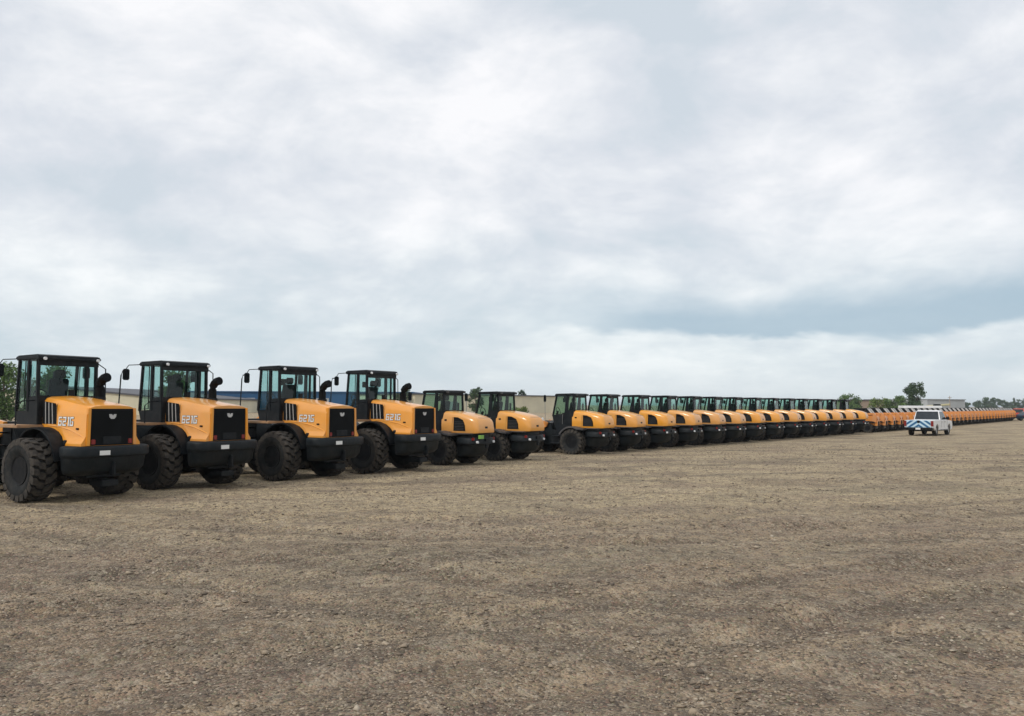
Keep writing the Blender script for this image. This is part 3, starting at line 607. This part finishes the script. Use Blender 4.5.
# ------------------------------------------------------------------ low skid-steer loader
def make_skid():
    root = empty('skid_loader')
    wheel_set(root, .41, .30, .20, [(-.76, -.48), (.76, -.48), (-.76, .52), (.76, .52)], 14, .035, .3, .2)
    MB().prism('x', [(-1.05, .35), (.95, .28), (1.0, .55), (.6, .95), (-.2, 1.0), (-1.10, 1.0)], -.56, .56).build('chassis', black, root, bevel=.03)
    MB().loft([[(-.60, y, z0), (-.60, y, z1 - .08), (-.52, y, z1), (.52, y, z1), (.60, y, z1 - .08), (.60, y, z0)] for y, z0, z1 in ((.05, .92, 1.52), (-.5, .80, 1.50), (-.95, .62, 1.46), (-1.16, .60, 1.36), (-1.20, .64, 1.24))]).build('engine_cover', orange2, root, ang=40)
    MB().box(-.36, .36, -1.215, -1.17, .62, .98).build('rear_grille', grillem, root, bevel=.02)
    cabm = MB().prism('x', [(.78, .95), (.70, 1.70), (.55, 1.98), (-.42, 1.98), (-.80, 1.50), (-.35, 1.0)], -.46, .46).build('cab', black, root, bevel=.03)
    for s_ in (-1, 1):
        MB().prism('x', [(.50, 1.06), (.48, 1.66), (.40, 1.86), (-.28, 1.86), (-.50, 1.56), (-.2, 1.06)], s_ * .455, s_ * .472).build('side_screen', darkgl, cabm)
        MB().prism('x', [(-1.02, 1.52), (-.98, 1.66), (-.62, 1.66), (.55, 1.50), (1.15, .95), (1.35, .42), (1.22, .36), (1.02, .80), (.45, 1.34), (-.55, 1.48)], s_ * .52, s_ * .66).build('lift_arm', orange2, root, bevel=.012)
        MB().prism('x', [(-1.14, .86), (-1.16, 1.52), (-.88, 1.56), (-.78, .98)], s_ * .60, s_ * .72).build('arm_tower', orange2, root, bevel=.012)
        MB().prism('x', [(-1.0, .84), (-.98, .95), (-.5, 1.0), (.6, 1.0), (.95, .80), (.90, .76), (.5, .90), (-.5, .90)], s_ * .60, s_ * .92).build('fender', black, root, bevel=.01)
        MB().box(s_ * .50 - .06, s_ * .50 + .06, -1.225, -1.18, 1.05, 1.2).build('tail_light', redl, root)
    MB().prism('x', [(.60, 1.985), (-.42, 1.985), (-.42, 2.045), (.56, 2.045), (.66, 2.0)], -.50, .50).build('roof', black, cabm, bevel=.008)
    MB().prism('x', [(-.425, 1.975), (-.80, 1.51), (-.90, 1.53), (-.56, 1.99), (-.425, 2.04)], -.49, -.42).build('rear_pillar', palegrey, cabm, bevel=.008)
    MB().prism('x', [(-.425, 1.975), (-.80, 1.51), (-.90, 1.53), (-.56, 1.99), (-.425, 2.04)], .42, .49).build('rear_pillar', palegrey, cabm, bevel=.008)
    MB().prism('x', [(-.425, 1.96), (-.79, 1.50), (-.84, 1.50), (-.50, 1.97)], -.36, .36).build('rear_screen', darkgl, cabm)
    pr = [(1.28, .62), (1.24, .30), (1.34, .08), (1.55, .03), (1.95, .03), (1.95, .06), (1.58, .07), (1.42, .14), (1.33, .32), (1.35, .62)]
    sd_ = [(1.28, .62), (1.24, .30), (1.34, .08), (1.55, .03), (1.95, .04), (1.65, .5)]
    MB().prism('x', pr, -.86, .86).prism('x', sd_, -.88, -.855).prism('x', sd_, .855, .88).build('bucket', blackg, root)
    return root

# ------------------------------------------------------------------ the rows
def hz_at(px): return 404.4 + .0046 * (px - 512)
def gpt(px, Yd): return ((px - 512) / F * Yd, Yd)
def place(root, wx, wy, rz, off):
    c, s_ = math.cos(rz), math.sin(rz)
    root.location = (wx - (off * c), wy - (off * s_), -.025); root.rotation_euler = (0, 0, rz)
RZ_T, RZ_C, RZ_S = R(57.5), R(57), R(56)
tall = make_tall('621G')
compact = make_compact(None); compact_g = make_compact(greenm)
skid = make_skid()
index_kids()
tall_spots = [(30, 18.9, 'tall orange wheel loader nearest the camera, cropped by the left edge of the photo'),
              (157, 21.6, 'second tall orange wheel loader from the left, green tree seen through its cab glass'),
              (277, 24.2, 'third tall orange wheel loader from the left, blue warehouse beyond its cab'),
              (366, 27.1, 'fourth tall orange wheel loader, last of the big curved-exhaust machines')]
for i, (px, Yd, lab) in enumerate(tall_spots):
    px += 2.5
    o = tall if i == 0 else copy_tree(tall)
    x, y = gpt(px, Yd); place(o, x, y, RZ_T + R((0, .6, -.5, .4)[i]), -1.0)
    tag(o, lab, 'wheel loader', 'tall wheel loaders at the left end of the row')
GC = 'compact wheel loaders parked in the row'
x, y = gpt(442, 30.3); place(compact_g, x, y, RZ_C, -.8); tag(compact_g, 'compact wheel loader with a green tag on its tail, beside the last tall loader', 'wheel loader', GC)
x, y = gpt(496.5, 32.9); place(compact, x, y, RZ_C - R(1), -.8); tag(compact, 'compact wheel loader just left of the wide gap in the row', 'wheel loader', GC)
vents = [590, 623, 654, 681.7, 706.7, 727.8, 748, 767.7, 785.6, 801, 815, 829, 842.5, 855]
K = .82; Xr, Yr = 2.72, 37.5
for i, vp in enumerate(vents):
    Yd = Yr
    for _ in range(30):
        wx = vp - 17 * 37.5 / Yd; q = (wx - 512) / F; Yd = (Xr - K * Yr) / (q - K)
    o = copy_tree(compact); place(o, q * Yd, Yd, RZ_C + R(random.uniform(-.8, .8)), -.8)
    lab = 'compact wheel loader just right of the wide gap, its near rear wheel fully in view' if i == 0 else ('last cab-topped compact loader before the low machines begin' if i == 13 else ordw(i + 1) + ' compact cab-topped loader right of the wide gap in the row')
    tag(o, lab, 'wheel loader', GC)
X0, Y0 = q * Yd, Yd
GS = 'low orange skid loaders at the far end of the row'
ks = .78; n_skid = 33
for i in range(n_skid):
    Yd = 69.6 + i * 1.96 + random.uniform(-.06, .06); xx = X0 + ks * (Yd - Y0)
    if 6 <= i <= 6 and False: continue
    o = skid if i == 0 else copy_tree(skid); place(o, xx, Yd, RZ_S + R(random.uniform(-1, 1)), -.76)
    lab = 'low orange skid loader standing directly beside the last cab-topped loader' if i == 0 else ordw(i + 1) + ' low orange skid loader counted from the end of the cab-topped loaders'
    if i == n_skid - 1: lab = 'farthest low orange skid loader, next to the red truck at the right edge'
    tag(o, lab, 'skid loader', GS)

# ------------------------------------------------------------------ white pickup
def clip(poly, f):
    out = []
    for i in range(len(poly)):
        a, b_ = poly[i], poly[(i + 1) % len(poly)]; fa, fb = f(a), f(b_)
        if fa >= 0: out.append(a)
        if fa * fb < 0: t_ = fa / (fa - fb); out.append((a[0] + (b_[0] - a[0]) * t_, a[1] + (b_[1] - a[1]) * t_))
    return out
def pickup(name, loc, rz, paint, chevrons, sc=1.0):
    root = empty(name, loc, rz)                 # y forward, origin under the rear axle
    wheel_set(root, .39, .27, .23, [(-.82, 0), (.82, 0), (-.82, 3.65), (.82, 3.65)], 20, .012, .2, .2, steel)
    # body sides with wheel arches
    def archcut(cy): return arc(cy, .39, .47, 180, 0, 10)
    prof = [(-1.18, .62)] + archcut(0) + archcut(3.65) + [(4.45, .42), (4.62, .55), (4.62, .95), (4.5, 1.08), (3.05, 1.17), (-1.20, 1.15)]
    bd = MB()
    xs_ = [(-1.0, .0), (-.97, .0)]
    bd.prism('x', prof, -1.0, -.70).prism('x', prof, .70, 1.0)
    bd.prism('x', [(-1.17, .60), (4.45, .50), (4.60, .60), (4.60, .95), (4.48, 1.075), (3.05, 1.165), (1.10, 1.165), (1.10, .75), (-1.17, .75)], -.71, .71)
    body = bd.build('body', paint, root, bevel=.03)
    # cab greenhouse
    gh_ = MB().loft([[(x * .96, y, z) for x, y, z in ((-.98, 1.12, 1.15), (.98, 1.12, 1.15), (.98, 3.15, 1.15), (-.98, 3.15, 1.15))],
                     [(-.88, 1.222, 1.45), (.88, 1.222, 1.45), (.88, 2.80, 1.45), (-.88, 2.80, 1.45)],
                     [(-.80, 1.36, 1.83), (.80, 1.36, 1.83), (.80, 2.40, 1.83), (-.80, 2.40, 1.83)],
                     [(-.68, 1.50, 1.90), (.68, 1.50, 1.90), (.68, 2.25, 1.90), (-.68, 2.25, 1.90)]])
    gh_.build('cab', paint, root, bevel=.03)
    rw = MB(); quadpane(rw, [(-.86, 1.140, 1.20), (.86, 1.140, 1.20), (.75, 1.340, 1.80), (-.75, 1.340, 1.80)], (0, -.9, .4), .02); rw.build('rear_window', darkgl, root)
    ws = MB(); quadpane(ws, [(-.86, 3.10, 1.22), (.86, 3.10, 1.22), (.72, 2.45, 1.80), (-.72, 2.45, 1.80)], (0, .75, .66), .014); ws.build('windshield', darkgl, root)
    for s_ in (-1, 1):
        for (a, b_, c, d) in ((1.25, 1.95, 1.98, 1.44), (2.05, 2.95, 2.42, 2.04)):
            m = MB(); quadpane(m, [(s_ * .942, a, 1.20), (s_ * .942, b_, 1.20), (s_ * .825, c, 1.78), (s_ * .825, d, 1.78)], (s_ * .97, 0, .22), .012); m.build('side_window', darkgl, root)
        MB().tube([(s_ * 1.003, 1.15, .60), (s_ * 1.003, 1.18, 1.14)], .006, 4).tube([(s_ * 1.003, 2.02, .60), (s_ * 1.003, 2.0, 1.14)], .006, 4).tube([(s_ * 1.003, 2.98, .60), (s_ * 1.003, 3.0, 1.14)], .006, 4).build('door_gap', grillem, body)
        MB().box(s_ * 1.0, s_ * 1.03, 1.3, 1.45, 1.0, 1.03).box(s_ * 1.0, s_ * 1.03, 2.2, 2.35, 1.0, 1.03).build('door_handle', grillem, body)
        MB().box(s_ * .97 - .02, s_ * .97 + .22 * s_, 2.78, 2.88, 1.18, 1.40).build('mirror', black, root, bevel=.03)
        MB().box(s_ * .93 - .09, s_ * .93 + .09, -1.235, -1.16, .72, 1.12).build('tail_light', redl, root, bevel=.015)
        MB().box(s_ * .85 - .12, s_ * .85 + .12, 4.56, 4.64, .72, .90).build('headlight', lensm, root, bevel=.02)
    tg = MB().box(-.83, .83, -1.225, -1.15, .62, 1.16).build('tailgate', palebl if chevrons else paint, root, bevel=.015)
    if chevrons:
        st_ = MB()
        for s_ in (-1, 1):
            for c0 in (.16, .50, .84, 1.18):
                rect = [(0, .64), (.82, .64), (.82, 1.14), (0, 1.14)]
                f = lambda p: (p[1] - .64) + p[0] * .72 - c0 + .10
                g_ = lambda p: -((p[1] - .64) + p[0] * .72 - c0 - .07)
                pl = clip(clip(rect, f), g_)
                if len(pl) > 2: st_.prism('y', [(s_ * x, z) for x, z in pl], -1.232, -1.222)
        st_.build('chevron_stripes', bluest, tg)
        MB().lathe([(0, .01), (0, .11), (.01, .11), (.01, .01)], n=14).build('emblem', darkgl, tg, loc=(0, -1.235, 1.05), rot=(0, 0, R(90)))
    bp_ = MB().prism('z', [(-.98, -1.18), (-.95, -1.34), (-.8, -1.40), (.8, -1.40), (.95, -1.34), (.98, -1.18)], .44, .62).box(-.9, .9, -1.2, -.7, .42, .60).build('rear_bumper', black, root, bevel=.02)
    MB().box(-.17, .17, -1.412, -1.40, .47, .60).build('number_plate', platem, bp_)
    MB().box(-.94, .94, 4.55, 4.70, .40, .60).build('front_bumper', black, root, bevel=.03)
    MB().box(-.75, .75, 4.60, 4.635, .62, .95).build('front_grille', grillem, root)
    MB().box(-.45, .45, -1.0, 4.0, .34, .55).tube([(-.8, 0, .39), (.8, 0, .39)], .07, 8).box(-1.0, 1.0, .55, 3.1, .36, .46).build('underbody', black, root)
    return root
px = 911.5; Yd = 63.5; x, y = gpt(px, Yd)
pk = pickup('pickup_truck', (0, 0, 0), 0, white, True)
hd = R(-40)
# rear bumper centre stands at pixel column 921
pk.rotation_euler = (0, 0, hd); pk.location = (x + math.sin(-hd) * 1.35, y + math.cos(-hd) * 1.35 - .9, 0)
tag(pk, 'white pickup truck with blue chevron stripes on its tailgate, parked beside the row', 'pickup truck')

# red truck and dark car at the far right edge
x, y = gpt(1014, 137); rt = pickup('pickup_truck', (x, y, 0), R(-52), redp, False)
tag(rt, 'red pickup truck at the far right edge beyond the last orange machine', 'pickup truck')
def small_car(loc, rz, paint):
    root = empty('parked_car', loc, rz)
    wheel_set(root, .33, .22, .2, [(-.76, 0), (.76, 0), (-.76, 2.65), (.76, 2.65)], 20, .01, .2, .2, steel)
    prof = [(-.85, .35)] + arc(0, .33, .40, 180, 0, 8) + arc(2.65, .33, .40, 180, 0, 8) + [(3.5, .35), (3.55, .62), (3.3, .82), (2.5, .94), (-.75, 1.0), (-.92, .85)]
    MB().prism('x', prof, -.88, .88).build('body', paint, root, bevel=.05)
    MB().loft([[(-.82, -.65, .97), (.82, -.65, .97), (.82, 2.45, .92), (-.82, 2.45, .92)], [(-.64, .0, 1.38), (.64, .0, 1.38), (.64, 1.45, 1.40), (-.64, 1.45, 1.40)], [(-.55, .15, 1.44), (.55, .15, 1.44), (.55, 1.3, 1.45), (-.55, 1.3, 1.45)]]).build('roof', paint, root, bevel=.03)
    m = MB(); quadpane(m, [(-.72, -.57, 1.03), (.72, -.57, 1.03), (.62, -.06, 1.35), (-.62, -.06, 1.35)], (0, -.6, .8), .02); m.build('rear_window', darkgl, root)
    for s_ in (-1, 1):
        m = MB(); quadpane(m, [(s_ * .80, -.3, 1.02), (s_ * .79, 2.1, .99), (s_ * .665, 1.40, 1.35), (s_ * .665, .05, 1.35)], (s_, 0, .3), .02); m.build('side_window', darkgl, root)
        MB().box(s_ * .68 - .12, s_ * .68 + .12, -.93, -.86, .70, .84).build('tail_light', redl, root)
        MB().box(s_ * .65 - .13, s_ * .65 + .13, 3.44, 3.55, .60, .72).build('headlight', lensm, root)
    return root
x, y = gpt(1024, 131); tag(small_car((x, y, 0), R(-75), bluep), 'dark blue car cut by the right edge, in front of the red pickup', 'car')

# ------------------------------------------------------------------ buildings
def cladding(name, col, sc=3.0):
    m = mat(name, col, .55, var=.08, vscale=.15, dirt=tuple(c * .7 for c in col), dirtf=.4, dscale=.4)
    t = m.node_tree; b = t.nodes['Principled BSDF']; tc_ = t.nodes.new('ShaderNodeTexCoord'); wv_ = t.nodes.new('ShaderNodeTexWave'); wv_.inputs['Scale'].default_value = sc
    t.links.new(tc_.outputs['Object'], wv_.inputs['Vector']); bp = t.nodes.new('ShaderNodeBump'); bp.inputs['Distance'].default_value = .04
    t.links.new(wv_.outputs[0], bp.inputs['Height']); t.links.new(bp.outputs[0], b.inputs['Normal']); return m
creamw = cladding('cream_cladding', (.74, .68, .50)); bluew = cladding('blue_cladding', (.008, .085, .21)); greyw = cladding('pale_grey_cladding', (.42, .44, .45)); brownw = cladding('tan_cladding', (.36, .27, .20))
darkroof = mat('dark_roof_sheet', (.07, .07, .08), .6); greyroof = mat('grey_roof_sheet', (.25, .27, .29), .6)
def shed(name, a, b_, depth, h0, h1, wm, rm, label, doors=(), flat=False):
    """front wall runs from a to b_ (ground points), ridge h1 at the middle of that wall, eaves h0"""
    a = Vector((*a, 0)); b_ = Vector((*b_, 0)); d = (b_ - a); Ln = d.length; rz = math.atan2(d.y, d.x)
    root = empty(name, a, rz)
    prof = [(0, 0), (Ln, 0), (Ln, h0), (Ln / 2, h1), (0, h0)] if not flat else [(0, 0), (Ln, 0), (Ln, h0), (0, h0)]
    MB().prism('y', prof, 0, depth).build('wall', wm, root)
    th = .28
    if flat: MB().box(-.3, Ln + .3, -.3, depth + .3, h0 + .003, h0 + th).build('roof', rm, root)
    else: MB().prism('y', [(-.4, h0 - .05 + .003), (Ln / 2, h1 + .003), (Ln + .4, h0 - .05 + .003), (Ln + .4, h0 - .05 + th), (Ln / 2, h1 + th), (-.4, h0 - .05 + th)], -.3, depth + .3).build('roof', rm, root)
    for (x0, x1, z1) in doors: MB().box(x0, x1, -.06, .03, .05, z1).build('door', greyw, root)
    tag(root, label, 'building'); return root
# gable end of a cream warehouse: eave beyond the second loader
def col_at(px, Yd): return ((px - 512) / F * Yd, Yd)
shed('warehouse', col_at(-70, 150), col_at(168, 150), 60, 2.9, 4.9, creamw, darkroof, 'cream metal warehouse with a low dark gable roof behind the two nearest loaders', [(8, 13, 2.6), (24, 28, 2.6)])
shed('warehouse', col_at(190, 205), col_at(413, 205), 40, 4.85, 4.85, bluew, bluew, 'long blue warehouse with a flat roofline behind the tall loaders', [(12, 16, 3.5), (30, 34, 3.5)], True)
shed('warehouse', col_at(415, 190), col_at(577, 230), 30, 4.3, 4.3, creamw, darkroof, 'long cream warehouse with a dark roof edge behind the gap in the row', [(10, 13, 2.8)], True)
shed('house', col_at(857, 260), col_at(884, 262), 12, 3.9, 3.9, brownw, darkroof, 'low tan building between the bushes behind the far machines', [(4, 6, 2.2)], True)
shed('warehouse', col_at(927, 330), col_at(964.5, 340), 30, 4.8, 4.8, greyw, greyroof, 'pale grey flat-roofed building right of the tall tree', [(3, 5, 2.5)], True)
# white box trailer behind the row
tr = empty('box_trailer', (*col_at(903, 120), 0), R(-8))
MB().box(0, 5.2, 0, 2.4, .95, 2.28).build('box', white, tr, bevel=.04)
for xw in (1.0, 1.9, 4.4): MB().lathe([(-.15, .05), (-.15, .42), (.15, .42), (.15, .05)], n=16).build('wheel', rubber, tr, loc=(xw, .3, .42), rot=(0, 0, R(90)))
MB().box(.1, 5.1, .3, 2.1, .70, .94).build('chassis', black, tr)
tag(tr, 'white box trailer behind the low machines beside the pickup', 'trailer')
# pale yellow machine above the far row
yc = mat('pale_yellow_paint', (.45, .41, .24), .45)
te = empty('yellow_telehandler', (*col_at(938, 150), 0), R(-15))
MB().box(-1.6, 1.9, -.9, .9, .7, 1.7).build('body', yc, te, bevel=.08)
MB().box(-.9, .2, -1.0, .0, 1.7, 2.6).build('cab', black, te, bevel=.06)
MB().tube([(-1.9, .4, 2.2), (1.9, .4, 2.55)], .2, 6).build('boom', yc, te)
for xw in (-1.1, 1.3):
    for yw in (-.85, .85): MB().lathe([(-.2, .05), (-.2, .62), (.2, .62), (.2, .05)], n=18).build('wheel', rubber, te, loc=(xw, yw, .62), rot=(0, 0, R(90)))
tag(te, 'pale yellow lifting machine seen above the low orange loaders', 'telehandler')
# utility pole by the grey building, vent stack
def pole(px, Yd, h, label):
    r_ = empty('utility_pole', (*col_at(px, Yd), 0)); MB().tube([(0, 0, 0), (0, 0, h)], [.16, .11], 8).build('post', brownw, r_); MB().box(-.7, .7, -.06, .06, h - .7, h - .55).build('crossarm', brownw, r_); tag(r_, label, 'utility pole')
pole(949.5, 315, 6.1, 'wooden utility pole standing in front of the pale grey building')

# ------------------------------------------------------------------ trees
barkm = mat('bark', (.09, .07, .05), .9, bump=.5, bscale=12)
def leafmat(name, c0, c1):
    m = bpy.data.materials.new(name); m.use_nodes = True; t = m.node_tree; b = t.nodes['Principled BSDF']; b.inputs['Roughness'].default_value = .6
    g = t.nodes.new('ShaderNodeNewGeometry'); r = t.nodes.new('ShaderNodeValToRGB'); r.color_ramp.elements[0].color = (*c0, 1); r.color_ramp.elements[1].color = (*c1, 1)
    t.links.new(g.outputs['Random Per Island'], r.inputs[0]); t.links.new(r.outputs[0], b.inputs['Base Color'])
    b.inputs['Subsurface Weight'].default_value = 0; b.inputs['Specular IOR Level'].default_value = .3; return m
lf_mid = leafmat('leaves_mid_green', (.035, .075, .022), (.13, .21, .055)); lf_dark = leafmat('leaves_dark_green', (.028, .055, .028), (.08, .13, .05)); lf_yel = leafmat('leaves_yellow_green', (.06, .10, .022), (.19, .25, .06))
def leafcloud(blobs, n, ls):
    wts = np.array([b[3] * b[4] * b[5] for b in blobs]) ** .8; idx = rng.choice(len(blobs), n, p=wts / wts.sum())
    B = np.array(blobs)[idx]; d = rng.normal(size=(n, 3)); d /= np.linalg.norm(d, axis=1)[:, None]
    rr = rng.random(n) ** .45; C = B[:, :3] + d * rr[:, None] * B[:, 3:6]
    C += rng.normal(0, ls * .6, (n, 3))
    a = rng.normal(size=(n, 3)); a /= np.linalg.norm(a, axis=1)[:, None]; b_ = np.cross(a, rng.normal(size=(n, 3))); b_ /= np.linalg.norm(b_, axis=1)[:, None]
    s_ = ls * (.6 + .8 * rng.random(n))[:, None]
    Vv = np.stack([C - a * s_, C - b_ * s_ * .6, C + a * s_, C + b_ * s_ * .6], 1).reshape(-1, 3)
    Fi = np.arange(n * 4).reshape(-1, 4); return Vv, Fi
def tree(name, px, Yd, h, wd, label, lm, n=2500, ls=.2, low=.25, cat='tree', grp=None, seed=1, nb=14, cone=0, brr=(.13, .24)):
    x, y = col_at(px, Yd); root = empty(name, (x, y, 0)); rs = random.Random(seed)
    blobs = []; tk = MB(); top = Vector((rs.uniform(-.1, .1) * wd, 0, h * .82))
    tr_ = max(.06, h * .025)
    if cat == 'tree': tk.tube([(0, 0, -.1), (top.x * .3, 0, h * .3), (top.x * .7, .1, h * .6), top], [tr_, tr_ * .75, tr_ * .5, tr_ * .2], 7)
    for k in range(nb):
        f = low + (.93 - low) * (k + .5) / nb
        prof = math.sin(math.pi * min(1, max(.08, (f - low * .6) / (1.05 - low * .6)))) ** .6
        if cone: prof = (1.02 - f) * 1.25
        rad = wd / 2 * prof * rs.uniform(.35, .8); a = rs.uniform(0, 6.28)
        c = Vector((rad * math.cos(a), rad * math.sin(a), f * h)); br = wd * rs.uniform(*brr) * (1 if not cone else (1.1 - f)); 
        zr = min(br * rs.uniform(.6, .95), h - c.z)
        blobs.append((c.x, c.y, c.z, br, br, max(zr, .08 * h)))
        s_ = Vector((top.x * f * .6, 0, max(.1, (f - .16) * h)))
        tk.tube([s_, (s_ + c) / 2 + Vector((0, 0, .03 * h)), c], [tr_ * .4, tr_ * .28, tr_ * .1], 5)
    tk.build('trunk' if cat == 'tree' else 'stems', barkm, root)
    v, f_ = leafcloud(blobs, n, ls); npmesh('crown', v, f_, lm, root)
    tag(root, label, cat, grp); return root
GT = 'trees behind the machines'
tree('broadleaf_tree', 6, 85, 6.3, 6.4, 'green tree at the left edge beside the nearest loader cab', lf_mid, 6500, .13, .12, grp=GT, seed=3, nb=20)
tree('broadleaf_tree', 46, 95, 6.6, 5.2, 'dense green tree seen through the glass of the nearest cab', lf_mid, 6000, .13, .15, grp=GT, seed=5, nb=18)
tree('broadleaf_tree', 176, 100, 6.2, 4.0, 'narrow green tree seen through the second cab window', lf_mid, 4500, .13, .15, grp=GT, seed=8, nb=14)
tree('broadleaf_tree', 403, 190, 5.9, 3.6, 'small grey-green tree top behind the end of the blue warehouse', lf_dark, 1200, .2, .3, grp=GT, seed=11)
tree('broadleaf_tree', 476, 160, 5.5, 3.2, 'dark tree rising between the two compact loaders with the gap beside them', lf_dark, 1600, .18, .2, grp=GT, seed=12)
tree('broadleaf_tree', 523.5, 235, 6.4, 3.4, 'small tree peeping over the cream warehouse roof', lf_dark, 1200, .22, .3, grp=GT, seed=14)
tree('bush', 522, 120, 1.9, 3.2, 'yellow-green bush in front of the cream warehouse wall', lf_yel, 1200, .12, .1, 'bush', seed=15)
tree('broadleaf_tree', 850, 230, 5.5, 6.2, 'low green tree behind the last cab-topped loader', lf_mid, 2600, .22, .1, grp=GT, seed=17)
tree('bush', 880, 210, 4.2, 6.5, 'yellow-green bush left of the tallest tree, behind the low machines', lf_yel, 2400, .2, .08, 'bush', 'bushes left of the tall tree', seed=18)
tree('bush', 896, 205, 4.7, 6.0, 'darker green bush touching the tallest tree on its left', lf_mid, 2400, .2, .08, 'bush', 'bushes left of the tall tree', seed=19)
tree('broadleaf_tree', 915.5, 195, 7.9, 5.6, 'tallest tree on the skyline, standing above the white pickup', lf_dark, 3600, .2, .12, grp=GT, seed=23, nb=24, brr=(.10, .19))
GF = 'distant trees on the right horizon'
far = [(977, 560, 6.2, 7), (984, 540, 7.8, 8), (990, 560, 8.6, 9), (997, 580, 7.4, 7), (1003, 600, 6.6, 8), (1009, 640, 5.6, 7), (1014, 560, 8.6, 5.5), (1020, 600, 7.6, 9), (1027, 590, 8.4, 9), (967, 600, 5.2, 6)]
for i, (a, b_, c, d) in enumerate(far):
    tree('distant_tree', a, b_, c, d, {0: 'small hazy tree at the left end of the distant tree line', 6: 'slim pointed tree on the right horizon beyond the red pickup', 9: 'lone low hazy tree just right of the grey building'}.get(i, 'hazy tree, ' + ordw(i + 1) + ' from the left in the distant tree line'), lf_dark, 900, .45, .05, grp=GF, seed=40 + i, nb=9, cone=(i == 6))

# ------------------------------------------------------------------ haze
hm = bpy.data.materials.new('air_haze'); hm.use_nodes = True; t = hm.node_tree; t.nodes.remove(t.nodes['Principled BSDF'])
pv = t.nodes.new('ShaderNodeVolumePrincipled'); pv.inputs['Color'].default_value = (.80, .87, .93, 1); pv.inputs['Density'].default_value = .00024; pv.inputs['Anisotropy'].default_value = .2
t.links.new(pv.outputs[0], t.nodes['Material Output'].inputs['Volume'])
hzb = MB().box(-6000, 6000, -3500, 6000, -1.5, 12).build('haze', hm); tag(hzb, kind='stuff')
